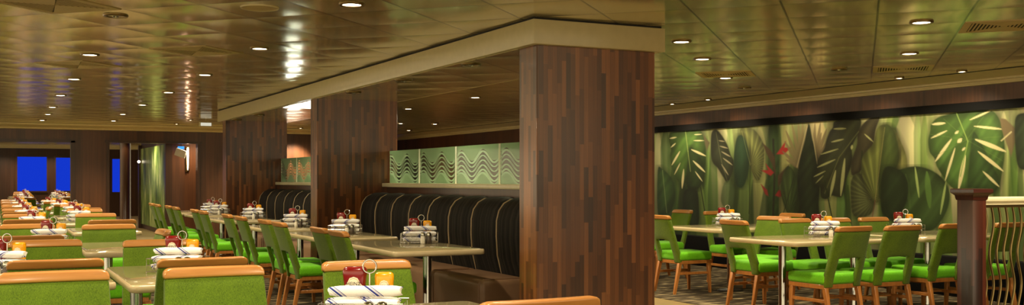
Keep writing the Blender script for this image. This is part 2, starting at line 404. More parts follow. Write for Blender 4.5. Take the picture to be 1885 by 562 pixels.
# corridor behind the doorway
struct('wall_corridor', MB().bx(3.68, 3.8, 24.78, 29.4, 0, CEIL), M['veneerd'])
struct('wall_corridor_end', MB().bx(3.6, 6.5, 24.6, 24.78, 0, CEIL), M['veneer'])
struct('trim_9', MB().bx(3.58, 3.72, 24.5, 24.62, 0, 2.3).bx(3.60, 3.74, 29.3, 29.45, 0, 2.2), M['veneerd'])
tag(MB().bx(3.655, 3.678, 24.85, 29.3, .12, 2.1).build('wall_print', M['streak']), 'tall streaked green foliage print on the corridor wall beyond the doorway', 'wall print')

# ------------------------------------------------------------------ big mural (printed leaves) as a coloured wall panel
def build_mural():
    Y0, Y1, Z0, Z1 = 5.6, 15.6, .44, 2.05
    ny, nz = 1150, 190
    ys = np.linspace(Y0, Y1, ny); zs = np.linspace(Z0, Z1, nz)
    YY, ZZ = np.meshgrid(ys, zs, indexing='ij')
    d = WX*math.sin(TH)+YY*math.cos(TH); x = WX*math.cos(TH)-YY*math.sin(TH)
    U = XC+FPX*x/d; V = HOR+(EYE-ZZ)*FPX/d
    # leaf shapes are laid out in the print's own drawing units (U along, V down), rectified onto the wall above
    img = np.zeros(U.shape+(3,))
    rng = np.random.RandomState(4)
    def n1(t, f, seed):
        r = np.random.RandomState(seed); k = np.arange(4000); tab = r.rand(4000)
        q = np.clip(t*f, 0, 3990); i = q.astype(int); fr = q-i; fr = fr*fr*(3-2*fr)
        return tab[i]*(1-fr)+tab[i+1]*fr
    s = n1(U+V*.03, 1/26., 1)*.55+n1(U-V*.02, 1/11., 2)*.3+n1(U, 1/4., 3)*.15
    stops = [(0.2, (50, 66, 34)), (.34, (86, 112, 50)), (.46, (136, 158, 84)), (.58, (186, 184, 126)), (.78, (222, 210, 166))]
    for c in range(3): img[..., c] = np.interp(s, [a for a, _ in stops], [b[c] for _, b in stops])
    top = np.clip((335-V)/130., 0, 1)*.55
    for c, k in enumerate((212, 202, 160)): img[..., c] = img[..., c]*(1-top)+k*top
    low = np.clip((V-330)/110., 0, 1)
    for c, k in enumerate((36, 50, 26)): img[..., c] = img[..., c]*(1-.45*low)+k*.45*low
    def over(mask, col, a=1.0):
        m = (mask*a)[..., None]; img[:] = img*(1-m)+np.array(col, float)*m
    def smooth(pts, n=6):
        P = [np.array(p, float) for p in pts]; N = len(P); out = []
        for i in range(N):
            a, b, c_, e = P[i-1], P[i], P[(i+1)%N], P[(i+2)%N]
            for k in range(n):
                tt = k/n
                out.append(.5*((2*b)+(-a+c_)*tt+(2*a-5*b+4*c_-e)*tt*tt+(-a+3*b-3*c_+e)*tt**3))
        return np.array(out)
    def inside(poly, soft=1.2):
        u0, v0 = poly.min(0)-4; u1, v1 = poly.max(0)+4
        sel = (U > u0)&(U < u1)&(V > v0)&(V < v1)
        res = np.zeros(U.shape)
        if not sel.any(): return res
        pu, pv = U[sel], V[sel]; ins = np.zeros(pu.shape, bool); dist = np.full(pu.shape, 1e9)
        for i in range(len(poly)):
            (ax, ay), (bx, by) = poly[i-1], poly[i]
            c = ((ay > pv) != (by > pv)); den = (by-ay) if abs(by-ay) > 1e-9 else 1e-9
            ins ^= c & (pu < (bx-ax)*(pv-ay)/den+ax)
            L2 = (bx-ax)**2+(by-ay)**2+1e-9
            tt = np.clip(((pu-ax)*(bx-ax)+(pv-ay)*(by-ay))/L2, 0, 1)
            dist = np.minimum(dist, np.hypot(pu-ax-tt*(bx-ax), pv-ay-tt*(by-ay)))
        sd = np.where(ins, dist, -dist); res[sel] = np.clip(.5+sd/soft*.5, 0, 1); return res
    def seg(a, b):
        L2 = (b[0]-a[0])**2+(b[1]-a[1])**2+1e-9
        tt = np.clip(((U-a[0])*(b[0]-a[0])+(V-a[1])*(b[1]-a[1]))/L2, 0, 1)
        return np.hypot(U-a[0]-tt*(b[0]-a[0]), V-a[1]-tt*(b[1]-a[1])), tt
    def slit(a, b, w, col, al=1.0):
        dd, tt = seg(a, b); hw = w*.5*np.clip(np.sin(np.pi*(tt*.9+.05))**.7, .05, 1)
        over(np.clip(.5+(hw-dd)/1.2, 0, 1), col, al)
    def line(a, b, w, col, al=1.0):
        dd, tt = seg(a, b); over(np.clip(.5+(w*.5-dd)/1.2, 0, 1), col, al)
    def blade(u, vt, w, col, lean=0, ln=120, al=.62, vb=480):
        t_ = np.clip((V-vt)/ln, 0, 1); hw = w*t_**.6*(1-.25*np.clip((V-vt-ln)/150., 0, 1))
        uc = u+lean*(V-vt); m = np.clip(.5+(hw-np.abs(U-uc))/2.5, 0, 1)*(V > vt)*(V < vb)
        sh = .8+.4*np.clip((U-uc)/(2*w+1e-6)+.5, 0, 1)
        mm = (m*al)[..., None]; img[:] = img*(1-mm)+np.array(col, float)*sh[..., None]*mm
    def leaf(T, pts, col, shade=.18, al=1.0, root=None):
        o, k = T; pl = smooth([(o[0]+p[0]/k, o[1]+p[1]/k) for p in pts]); m = inside(pl)
        if root is not None:
            ru, rv = o[0]+root[0]/k, o[1]+root[1]/k
            ang = np.arctan2(V-rv, U-ru); rib = .5+.5*np.cos(ang*34+np.hypot(U-ru, V-rv)*.015)
            f = 1-shade+shade*2*(rib**2)*.7
        else:
            f = 1-shade+shade*2*(n1(U*.8+V*.55+500, 1/6., 9))
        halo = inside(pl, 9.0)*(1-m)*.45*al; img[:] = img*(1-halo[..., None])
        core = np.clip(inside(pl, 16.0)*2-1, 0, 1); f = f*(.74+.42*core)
        mm = (m*al)[..., None]; img[:] = img*(1-mm)+(np.array(col, float)*f[..., None])*mm
    def S(T, l, col, al=1.0):
        o, k = T
        for a, b, w in l: slit((o[0]+a[0]/k, o[1]+a[1]/k), (o[0]+b[0]/k, o[1]+b[1]/k), .82*w/k, col, al)
    def LN(T, l, w, col, al=1.0):
        o, k = T
        for a, b in zip(l, l[1:]): line((o[0]+a[0]/k, o[1]+a[1]/k), (o[0]+b[0]/k, o[1]+b[1]/k), w/k, col, al)
    def PG(T, pts, col, al=1.0):
        o, k = T; over(inside(np.array([(o[0]+p[0]/k, o[1]+p[1]/k) for p in pts], float)), col, al)
    m1, m2, m3, m4 = ((1205, 220), 2.556), ((1355, 210), 2.556), ((1495, 200), 2.556), ((1640, 190), 2.445)
    CR, CG = (216, 206, 158), (170, 190, 116)
    # upright blades behind
    for a in ((1213, 236, 8, (216, 208, 166), 0, 60), (1226, 232, 9, (60, 92, 46), 0, 40), (1240, 300, 12, (70, 104, 46), .02), (1258, 330, 16, (40, 54, 28), 0),
              (1290, 330, 14, (130, 156, 78), .05), (1303, 250, 8, (96, 134, 60), .02), (1314, 240, 10, (54, 84, 40), 0), (1333, 228, 12, (206, 200, 160), 0, 40),
              (1345, 226, 8, (150, 176, 104), 0, 50), (1352, 300, 14, (44, 60, 32), 0), (1372, 310, 16, (118, 140, 78), -.02), (1388, 330, 12, (40, 56, 30), 0),
              (1400, 232, 14, (186, 180, 122), 0, 50), (1422, 220, 12, (84, 116, 52), 0, 60), (1432, 215, 9, (48, 74, 34), 0, 60), (1446, 225, 12, (168, 158, 104), 0),
              (1500, 210, 22, (196, 180, 130), 0, 30), (1512, 320, 12, (70, 106, 48), 0), (1530, 215, 14, (170, 166, 110), 0, 60), (1548, 330, 14, (120, 160, 84), .03),
              (1562, 340, 10, (44, 62, 30), 0), (1588, 330, 12, (96, 132, 66), 0), (1640, 205, 12, (120, 146, 66), 0, 50), (1650, 200, 10, (84, 116, 48), 0, 50),
              (1668, 205, 17, (220, 208, 166), .015, 30), (1690, 205, 7, (150, 176, 106), 0, 40), (1703, 208, 8, (110, 138, 66), 0, 50), (1716, 205, 8, (160, 176, 110), 0, 50), (1728, 205, 9, (200, 196, 146), 0, 50), (1849, 205, 9, (214, 204, 158), 0, 40),
              (1740, 300, 16, (92, 128, 58), 0), (1772, 330, 14, (120, 150, 76), .03), (1800, 330, 16, (84, 124, 54), 0), (1838, 330, 12, (110, 140, 70), 0),
              (1855, 250, 10, (150, 170, 96), 0), (1868, 230, 9, (90, 128, 54), 0), (1880, 270, 8, (60, 92, 42), 0)):
        blade(*a[:5], *( (a[5],) if len(a) > 5 else ()))
    # monstera by the column
    leaf(m1, [(75,65),(105,55),(140,50),(175,48),(212,48),(232,75),(243,120),(245,180),(240,240),(222,310),(195,332),(165,325),(150,300),(130,310),(105,280),(85,230),(75,180),(80,140),(70,100)], (64, 90, 40))
    leaf(m1, [(170,130),(205,160),(238,220),(236,270),(218,315),(190,332),(160,325),(150,270),(158,200)], (44, 62, 34), al=.85)
    S(m1, [((74,90),(106,84),9),((80,132),(102,112),8),((84,215),(122,150),12),((96,260),(124,205),8),((132,325),(140,235),14),((176,142),(243,172),14),((184,195),(240,248),14),((194,245),(228,292),9),((186,100),(236,100),7),((190,72),(226,70),6)], CR)
    LN(m1, [(148,55),(160,150),(172,245)], 4, (150, 166, 96), .8)
    leaf(m1, [(18,240),(40,235),(70,260),(95,300),(100,370),(80,430),(50,450),(18,440)], (56, 84, 42)); LN(m1, [(40,240),(60,440)], 4, (150, 170, 110), .6)
    leaf(m1, [(145,335),(200,335),(212,420),(205,500),(140,500),(135,420)], (36, 50, 26))
    LN(m1, [(220,320),(245,470)], 4, (34, 46, 24))
    PG(m1, [(232,70),(262,110),(250,150),(240,118)], (96, 88, 62))
    leaf(m1, [(270,70),(290,48),(315,70),(345,120),(362,170),(376,200),(366,260),(345,297),(325,270),(300,230),(275,200),(268,150)], (50, 56, 38))
    S(m1, [((305,100),(332,104),7),((310,126),(347,136),8),((318,152),(360,176),9),((325,182),(370,216),9),((318,212),(350,262),9)], (170, 160, 128), .9)
    LN(m1, [(292,60),(318,200),(345,290)], 3, (110, 112, 80), .7)
    leaf(m1, [(330,300),(360,290),(380,330),(370,400),(340,420),(315,380)], (82, 104, 66), al=.7)
    # heart leaf and its dark teal neighbour
    leaf(m2, [(20,75),(45,62),(80,68),(115,105),(136,160),(131,250),(115,307),(100,312),(80,280),(68,240),(60,190),(30,150)], (116, 122, 70), .2, 1, (70,242))
    leaf(m2, [(2,130),(18,100),(40,108),(56,150),(66,200),(60,280),(38,340),(16,346),(0,320),(-8,220)], (40, 64, 42))
    LN(m2, [(70,242),(64,470)], 3, (40, 50, 26)); LN(m2, [(70,242),(30,80)], 2, (150, 152, 96), .7)
    blade(1412, 330, 9, (52, 70, 44), -.1)
    # heliconia
    leaf(m2, [(160,52),(195,52),(205,200),(200,470),(160,520),(150,470),(155,200)], (52, 78, 36), al=.9)
    LN(m2, [(178,120),(184,300),(176,520)], 10, (38, 44, 24))
    PG(m2, [(128,138),(165,168),(186,205),(190,300),(172,235),(148,190)], (74, 56, 34)); PG(m2, [(200,290),(252,240),(236,295),(200,345)], (84, 62, 40)); PG(m2, [(120,330),(150,358),(156,388),(140,378)], (140, 48, 42))
    PG(m2, [(192,190),(237,128),(230,158),(260,160),(228,190)], (172, 44, 42)); PG(m2, [(122,266),(154,264),(142,234),(182,276),(166,292)], (158, 42, 40)); PG(m2, [(186,384),(204,358),(246,370),(206,392)], (150, 40, 38))
    # fan palm rays and tall dark blade
    for e in ((238,80),(266,48),(296,40),(232,130),(222,176),(240,215),(316,38)):
        S(m2, [((312,262),e,20)], (134, 120, 86), .85)
    for e in ((374,46),(400,44),(428,74),(446,110),(404,90)):
        S(m2, [((372,240),e,20)], (134, 120, 86), .85)
    leaf(m2, [(345,45),(362,120),(385,200),(398,300),(392,430),(398,560),(285,560),(300,430),(292,320),(302,220),(326,130)], (36, 46, 28))
    LN(m2, [(290,250),(338,56)], 6, (168, 156, 116), .9); LN(m2, [(386,236),(356,56)], 6, (168, 156, 116), .9)
    leaf(m2, [(250,245),(280,280),(292,350),(280,430),(250,470),(225,420),(212,350),(225,280)], (66, 88, 44), .2, .95, (250,470)); LN(m2, [(225,470),(275,300)], 3, (40, 46, 26))
    # dark monstera
    leaf(m3, [(110,60),(165,45),(230,50),(225,105),(192,180),(192,250),(166,330),(146,410),(120,416),(95,410),(70,426),(45,416),(40,370),(14,356),(9,320),(25,290),(30,240),(60,190),(70,150),(85,110),(100,90)], (48, 52, 32))
    leaf(m3, [(220,105),(268,50),(320,38),(302,100),(291,170),(256,250),(226,300),(190,312),(188,250),(214,170)], (62, 58, 40))
    S(m3, [((104,96),(162,94),12),((94,158),(152,144),11),((44,216),(126,190),9),((28,277),(112,240),12),((10,322),(66,294),8),((88,415),(114,292),18),((138,410),(157,236),20),((188,192),(192,172),14),((250,120),(292,158),10),((20,352),(56,316),6)], (176, 178, 122), .95)
    LN(m3, [(222,108),(130,230),(62,400)], 3, (116, 120, 72), .9)
    LN(m3, [(62,340),(98,520)], 5, (40, 52, 26)); LN(m3, [(238,200),(236,540)], 6, (46, 56, 30))
    # big olive leaf
    leaf(m3, [(385,100),(432,180),(452,262),(440,400),(372,520),(340,420),(400,250)], (136, 138, 78))
    leaf(m3, [(190,330),(236,310),(298,428),(275,500),(200,505),(185,420)], (92, 98, 60), .2, 1, (300,428))
    leaf(m3, [(308,95),(345,75),(385,98),(402,160),(412,240),(372,340),(332,422),(300,442),(260,380),(236,300),(242,225),(290,165)], (112, 120, 62), .2, 1, (300,428))
    leaf(m3, [(345,78),(385,98),(404,160),(412,240),(376,330),(322,420),(318,300),(335,180)], (62, 80, 38), .15, .8)
    LN(m3, [(300,430),(345,90)], 3, (150, 140, 88), .8); LN(m3, [(300,430),(285,520)], 4, (120, 80, 60), .8)
    # low dark leaf
    leaf(m4, [(0,325),(50,297),(120,285),(190,305),(240,345),(266,400),(260,470),(222,540),(180,575),(80,575),(0,520),(-30,420)], (54, 74, 38))
    S(m4, [((112,288),(130,425),14),((252,352),(226,500),14)], CG, .9); S(m4, [((165,310),(178,470),34)], (96, 132, 62), .8); S(m4, [((70,320),(90,470),20)], (84, 112, 58), .6)
    leaf(m4, [(-30,300),(40,300),(80,360),(70,450),(20,520),(-40,480)], (36, 48, 28), al=.85)
    # big monstera over the post
    leaf(m4, [(185,95),(215,65),(260,50),(300,40),(360,35),(420,30),(465,38),(495,80),(510,140),(516,220),(506,300),(490,370),(460,408),(430,402),(400,392),(370,382),(330,388),(290,388),(260,362),(235,325),(210,285),(200,250),(178,220),(171,170),(180,125)], (66, 94, 42))
    leaf(m4, [(380,130),(420,200),(455,270),(490,345),(470,400),(400,395),(350,382),(355,280),(365,180)], (46, 68, 34), al=.85)
    S(m4, [((188,96),(248,90),16),((184,158),(256,124),12),((204,262),(276,162),18),((292,138),(308,126),14),((304,178),(322,160),22),((324,214),(338,200),12),((248,348),(292,203),14),((308,388),(338,236),24),((378,104),(508,118),14),((384,164),(520,218),24),((396,218),(508,306),20),((418,308),(490,376),16),((358,76),(452,34),12)], CR)
    LN(m4, [(298,44),(350,172),(316,330)], 5, (140, 168, 88), .9)
    for e in ((240,70),(180,140),(200,240),(420,60),(500,150),(506,260)): LN(m4, [(345,165), e], 2, (118, 146, 74), .5)
    PG(m4, [(494,68),(520,72),(562,112),(572,140),(545,242),(526,190),(500,112)], (116, 102, 72)); LN(m4, [(500,170),(545,130)], 6, CR, .9)
    leaf(m4, [(562,80),(600,45),(640,60),(650,290),(600,300),(570,262)], (46, 58, 38))
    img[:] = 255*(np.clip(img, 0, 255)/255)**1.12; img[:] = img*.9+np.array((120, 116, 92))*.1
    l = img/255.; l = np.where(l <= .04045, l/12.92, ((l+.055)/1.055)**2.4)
    # mesh
    verts = np.stack([np.full(YY.shape, WX-.012), YY, ZZ], -1).reshape(-1, 3)
    idx = np.arange(ny*nz).reshape(ny, nz)
    q = np.stack([idx[:-1,:-1], idx[:-1,1:], idx[1:,1:], idx[1:,:-1]], -1).reshape(-1, 4)
    # back and rim so that it is a thin board
    nv = len(verts); b0 = np.array([[WX-.001, Y0, Z0], [WX-.001, Y0, Z1], [WX-.001, Y1, Z1], [WX-.001, Y1, Z0]])
    verts = np.vstack([verts, b0])
    me = bpy.data.meshes.new('leaf_mural')
    faces = [tuple(r) for r in q.tolist()]
    faces.append((nv, nv+3, nv+2, nv+1))
    c00, c01, c11, c10 = int(idx[0,0]), int(idx[0,-1]), int(idx[-1,-1]), int(idx[-1,0])
    faces += [tuple([nv, nv+1]+[int(i) for i in idx[0,::-1]]), tuple([nv+3]+[int(i) for i in idx[-1,:]]+[nv+2]),
              tuple([nv+1, nv+2]+[int(i) for i in idx[::-1,-1]]), tuple([nv]+[int(i) for i in idx[:,0]]+[nv+3])]
    me.from_pydata(verts.tolist(), [], faces)
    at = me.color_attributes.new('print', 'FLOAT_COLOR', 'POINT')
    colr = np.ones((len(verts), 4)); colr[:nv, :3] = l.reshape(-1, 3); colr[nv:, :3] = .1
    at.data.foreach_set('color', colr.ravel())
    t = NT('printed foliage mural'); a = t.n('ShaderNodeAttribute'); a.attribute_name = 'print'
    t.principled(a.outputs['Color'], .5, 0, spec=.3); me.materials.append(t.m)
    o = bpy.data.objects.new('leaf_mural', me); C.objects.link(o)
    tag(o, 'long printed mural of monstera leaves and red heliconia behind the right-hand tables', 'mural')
build_mural()

# ------------------------------------------------------------------ ceiling fittings
LK = {}
def downlight(on, small=False):
    r = .075 if not small else .05
    k = thing('downlight', '', 'ceiling light', group=None)
    mb = MB(); n = 28; pr = [(r*.80, 0), (r*.82, -.010), (r*1.05, -.012), (r*1.12, -.004), (r*1.12, 0)]
    rings = [[(a*math.cos(2*PI*i/n), a*math.sin(2*PI*i/n), b) for i in range(n)] for a, b in pr]
    mb.loft(rings, cap=False).build('trim_ring', M['ring'], k)
    MB().lathe([(r*.8, -.003), (r*.8, -.006), (r*.3, -.010)], n=24).build('lamp', M['lamp' if on else 'lampoff'], k)
    if not on: MB().lathe([(r*.28, -.008), (r*.22, -.016), (.004, -.02)], n=12).build('bulb', M['chrome'], k)
    return Kind(k)
DL = {(True, False): downlight(True), (False, False): downlight(False), (True, True): downlight(True, True)}
def spot(x, y, z, e, col=(1, .82, .55), ang=140, blend=.7, rad=.06, aim=None, name='downlight_beam'):
    L = bpy.data.lights.new(name, 'SPOT'); L.energy = e; L.color = col; L.spot_size = math.radians(ang); L.spot_blend = blend; L.shadow_soft_size = rad
    o = bpy.data.objects.new(name, L); C.objects.link(o); o.location = (x, y, z)
    if aim is not None: o.rotation_euler = (Vector(aim)-Vector((x, y, z))).to_track_quat('-Z', 'Y').to_euler()
    return o
ORD = ['nearest', 'second', 'third', 'fourth', 'fifth', 'sixth', 'seventh', 'eighth', 'ninth', 'tenth', 'eleventh', 'twelfth', 'thirteenth', 'fourteenth']
E_DL = 100
def lights(row, pts, on=True, small=False, z=CEIL, e=None):
    for i, (x, y) in enumerate(pts):
        lab = '%s %s downlight in the %s' % (ORD[i], 'lit' if on else 'unlit', row)
        DL[(on, small)].put((x, y, z), 0, lab, 'downlights in the ' + row)
        if on: spot(x, y, z-.03, E_DL if e is None else e)
lights('ceiling row along the beam', [(2.12, 6.56+2.57*i) for i in range(6)] + [(2.2, 21.69)])
lights('ceiling row on the far left', [(.84, 10.28), (.88, 12.86), (.89, 15.43), (.92, 18.0), (.95, 20.0), (.95, 22.1)])
lights('left ceiling above the front tables', [(.8, 7.75)], on=False)
for x, y in ((.8, 5.2), (2.1, 4.0), (.8, 2.6), (2.1, 1.4), (-.5, 6.5), (-.5, 9), (-.5, 11.6), (-.5, 14.2), (-.5, 17), (4.6, 3.0), (6.2, 2.9), (-.5, 3.9)): spot(x, y, CEIL-.03, E_DL)
lights('ceiling by the far doorway', [(3.5, 20.8), (3.49, 22.38)], small=True)
lights('first right-hand ceiling row beside the column', [(5.13, 7.12), (6.05, 8.06), (7.41, 9.45)])
for x, y in ((5.13, 9.69), (5.13, 12.26), (5.13, 14.83), (6.05, 10.66)): spot(x, y, CEIL-.03, E_DL)
lights('right-hand ceiling row above the railing', [(6.05, 5.46), (7.46, 6.87)])
lights('right-hand ceiling among the tiles', [(7.88, 8.18), (8.41, 10.35)], on=False)
lights('strip along the mural cornice', [(9.19, 7.76), (9.16, 8.58), (9.2, 12.13), (9.25, 13.07)], small=True, e=30)
lights('ceiling seen over the etched glass', [(6.07, 13.26), (6.08, 15.88), (8.24, 20.0), (7.53, 20.1), (8.78, 22.9)])
lights('beam soffit above the booths', [(3.56, 7.86), (3.56, 9.42), (3.56, 10.95), (3.56, 15.4), (3.56, 16.9)], on=False, z=2.2455)
lights('ceiling over the lit wood wall', [(6.25, 23.0)], small=True, e=40)
spot(6.25, 23.0, 2.41, 480, ang=70, aim=(6.25, 23.6, 1.3))
spot(5.3, 23.0, 2.41, 120, ang=75, aim=(5.3, 23.6, 1.2))
for y in (5.5, 6.8, 8.1, 9.4, 10.7, 12.0, 13.3, 14.6): spot(9.12, y, CEIL-.03, 26, aim=(9.75, y, 1.1), ang=110, name='mural_washer_beam')
for x, y in ((.5, 38.0), (2, 38.0), (4.0, 27.5), (4.3, 24.0), (1, 27), (.8, 31), (1.2, 35), (3.2, 26.5), (3.2, 33)): spot(x, y, CEIL-.03, 110)  # spots without fixtures, added to brighten the far room and corridor
lights('ceiling of the room beyond the left opening', [(1.0, 26.5), (1.4, 29.5), (.4, 32), (1.6, 34.5)], e=30)

def vent(x, y, label, fx=True):
    k = thing('ceiling_vent', label, 'vent', (x, y, CEIL), PI/4, 'square vents in the ceiling')
    mb = MB(); h = .27
    for a in (-1, 1):
        mb.bx(-.29, .29, a*.24-.05*(a < 0)-.0*(a > 0), a*.24+.05*(a > 0), -.0045, 0); mb.bx(a*.24-.05*(a < 0), a*.24+.05*(a > 0), -.24, .24, -.0045, 0)
    mb.build('frame', M['vent'], k)
    MB().bx(-.25, .25, -.25, .25, -.0018, -.0008).build('backing', M['black'], k)
    mb = MB()
    for i in range(9):
        yy = .016+i*.0263
        for q in (-1, 1): mb.bx(-yy, yy, q*yy-.0062, q*yy+.0062, -.0035, -.0018)
    mb.build('louvre', M['vent'], k)
    mb = MB(); mb.loft([[(-.24, -.225, -.0018), (-.004, 0, -.0018), (-.24, .225, -.0018)], [(-.24, -.225, -.0042), (-.004, 0, -.0042), (-.24, .225, -.0042)]])
    mb.loft([[(.24, -.225, -.0018), (.24, .225, -.0018), (.004, 0, -.0018)], [(.24, -.225, -.0042), (.24, .225, -.0042), (.004, 0, -.0042)]]); mb.build('deflector', M['vent'], k)
K = .70710678
def tile(al, ac): return ((al+ac)*K, (al-ac)*K)
def tilec(x, y):
    a = math.floor((((x+y)*K)-7.05)/.6)*.6+7.05+.3; b = math.floor((((x-y)*K)+.49)/.6)*.6-.49+.3; return tile(a, b)
for (x, y), lab in (((6.97, 9.0), 'ceiling vent with dark slots between the lit downlights beside the column'), ((8.39, 7.85), 'ceiling vent close to the mural cornice'),
                    ((6.75, 5.5), 'nearest ceiling vent at the upper right corner'), ((1.75, 9.65), 'ceiling vent between the first two downlights along the beam'),
                    ((.5, 11.2), 'ceiling vent at the left edge above the far tables'), ((.55, 7.3), 'nearest ceiling vent at the upper left')):
    cx, cy = tilec(x, y); vent(cx, cy, lab)
k = thing('ceiling_speaker', 'flat round speaker cover in the ceiling beside the nearest downlight', 'speaker', (1.62, 6.98, CEIL))
MB().lathe([(.118, 0), (.118, -.003), (.112, -.004), (.108, -.004)], n=40).build('grille', M['vent'], k)
n = 40
MB().loft([[(r*math.cos(2*PI*i/n), r*math.sin(2*PI*i/n), zz) for i in range(n)] for r, zz in ((.126, 0), (.126, -.005), (.118, -.007), (.114, -.004))], cap=False).build('rim', M['cream'], k)
k = thing('ceiling_sign', 'small lit white sign box hanging by the far cornice beside the beam end', 'sign', (3.75, 20.6, 2.36))
MB().bx(-.12, .12, -.03, .03, -.05, .03, .005).build('housing', M['cream'], k); MB().bx(-.10, .10, -.034, -.03, -.04, .02).build('face', M['sign'], k); MB().bx(-.01, .01, -.01, .01, .03, .078).build('bracket', M['cream'], k)
k = thing('lit_counter', 'white backlit serving counter hidden behind the farther booth bench', 'counter', (5.81, 22.2, 0))  # unseen glowing box added for the bright strip mirrored in the ceiling
MB().bx(-.24, .24, .0, .5, .08, 1.2, .01).build('body', M['white'], k); MB().bx(-.2, .2, -.012, 0, .15, 1.16, .004, 1).build('lit_front', M['counterlamp'], k)
MB().bx(-.22, .22, .03, .47, 0, .08).build('plinth', M['darkmetal'], k); MB().bx(-.26, .26, -.02, .52, 1.2, 1.235, .006).build('worktop', M['ledge'], k)
# corridor fittings
k = thing('wall_sconce', 'tall glowing wall sconce on the wood beyond the far doorway', 'wall lamp', (4.07, 24.6, 1.75))
MB().bx(-.04, .04, -.03, 0, -.28, .28, .005).build('backplate', M['bronze'], k)
MB().lathe([(.006, -.25), (.014, -.2), (.024, .1), (.022, .24), (.008, .27)], (0, -.065, 0), 14).build('shade', M['sconce'], k)
k = thing('wall_monitor', 'tilted pale screen hung high beside the sconce in the doorway', 'screen', (3.86, 24.2, 1.88), -.5)
MB().box((0, 0, 0), (.24, .05, .17), .006, 1, Matrix.Rotation(.35, 4, 'Y')).build('housing', M['paper'], k)
MB().box((.0, .02, .12), (.14, .03, .06), .004, 1).build('lit_sign', M['screen'], k); MB().bar((0, .03, .08), (0, .03, .56), .015, .015).build('bracket', M['darkmetal'], k)
o = MB().lathe([(.155, 0), (.155, .1), (.14, .12), (.14, 2.28), (.16, 2.3), (.16, CEIL)], (3.34, 30.0, 0), 32).build('column', M['veneer']); o['kind'] = 'structure'
spot(3.25, 29.6, 2.4, 7, ang=80, aim=(3.34, 29.86, 1.5))
k = thing('wall_globe_lamp', 'small round glowing lamp beside the round corridor pillar', 'wall lamp', (3.66, 29.2, 1.76))
MB().lathe([(.006, -.04), (.03, -.024), (.04, 0), (.03, .024), (.006, .04)], (-.07, 0, 0), 14).build('globe', M['globe'], k)
MB().bx(-.03, 0, -.03, .03, -.05, .05, .004).build('backplate', M['bronze'], k)

# ------------------------------------------------------------------ booths
def bench(y0, y1, name, lab, ends):
    k = thing('booth_bench', lab, 'bench', (4.0, (y0+y1)/2, 0), 0, 'booth benches between the columns')
    oy = (y0+y1)/2; ox = 4.0
    MB().bx(3.66-ox, 4.3-ox, y0-oy+.05, y1-oy, 0, .09).build('plinth', M['black'], k)
    n = max(1, round((y1-y0)/1.05)); w = (y1-y0)/n
    for i in range(n):
        a = y0+i*w-oy; MB().bx(3.60-ox, 4.08-ox, a+.006, a+w-.006, .09, .47, .045, 4).build('seat_cushion', M['brownlea'], k)
        for sx in (a+.05, a+w-.05):
            MB().tube([(3.598-ox, sx, .12), (3.597-ox, sx, .42), (3.612-ox, sx, .458), (3.65-ox, sx, .473), (4.0-ox, sx, .473)], .0045, 6).build('piping', M['brownlea'], k)
    pf = [(4.05, .44), (4.0, .62), (3.985, .80), (3.99, .94), (4.015, 1.03), (4.065, 1.095), (4.13, 1.128), (4.2, 1.132), (4.27, 1.11), (4.325, 1.05), (4.33, .44)]
    cw = .52; nc = max(1, round((y1-y0)/cw)); cw = (y1-y0)/nc; rings = []
    cen = Vector((4.18, .8))
    for c in range(nc):
        for tt, off in ((0, -.016), (.06, -.006), (.2, .006), (.5, .012), (.8, .006), (.94, -.006)) + (((1, -.016),) if c == nc-1 else ()):
            y = y0+(c+tt)*cw-oy; r = []
            for j, (px, pz) in enumerate(pf):
                dv = (Vector((px, pz))-cen).normalized() if 0 < j < len(pf)-1 else Vector((0, 0))
                r.append((px+dv.x*off-ox, y, pz+dv.y*off))
            rings.append(r)
    MB().loft(rings).build('backrest', M['tuft'], k)
    for c in range(nc+1):
        y = y0+c*cw-oy
        if c == nc: y -= .012
        if c == 0: y += .012
        pts = []
        for j, (px, pz) in enumerate(pf[:9]):
            dv = (Vector((px, pz))-cen).normalized(); pts.append((px-dv.x*.012-ox, y, pz-dv.y*.012))
        MB().tube(pts, .0075, 6).build('piping', M['piping'], k)
bench(7.75, 12.04, 'a', 'black channel-backed booth bench between the big column and the middle column', 0)
bench(12.4, 17.28, 'b', 'black channel-backed booth bench beyond the middle column', 0)
GL = [(6.9, 7.93), (7.95, 8.97), (8.99, 10.01), (10.03, 11.04), (11.06, 12.03)]
GP = ['fifth', 'fourth', 'third', 'second', 'first']
for i, (a, b) in enumerate(GL):
    gp = MB().bx(4.365, 4.377, a+.012, b-.012, 1.253, 1.64, .002, 1).build('etched_glass_panel', M['glass']); [MB().bx(4.363, 4.379, q, q+.005, 1.253, 1.64, .001, 1).build('edge', M['glassedge'], gp) for q in (a+.007, b-.012)]
    tag(gp, '%s green etched-wave glass panel from the middle column toward the big column' % GP[i], 'glass panel', 'etched glass panels on the booth ledge')
GP2 = ['first', 'second', 'third', 'fourth', 'fifth']
for i in range(5):
    a = 12.34+i*.99
    gp = MB().bx(4.365, 4.377, a+.012, a+.96, 1.253, 1.64, .002, 1).build('etched_glass_panel', M['glass']); [MB().bx(4.363, 4.379, q, q+.005, 1.253, 1.64, .001, 1).build('edge', M['glassedge'], gp) for q in (a+.007, a+.96)]
    tag(gp, '%s green etched-wave glass panel behind the middle column toward the far wall' % GP2[i], 'glass panel', 'etched glass panels on the booth ledge')

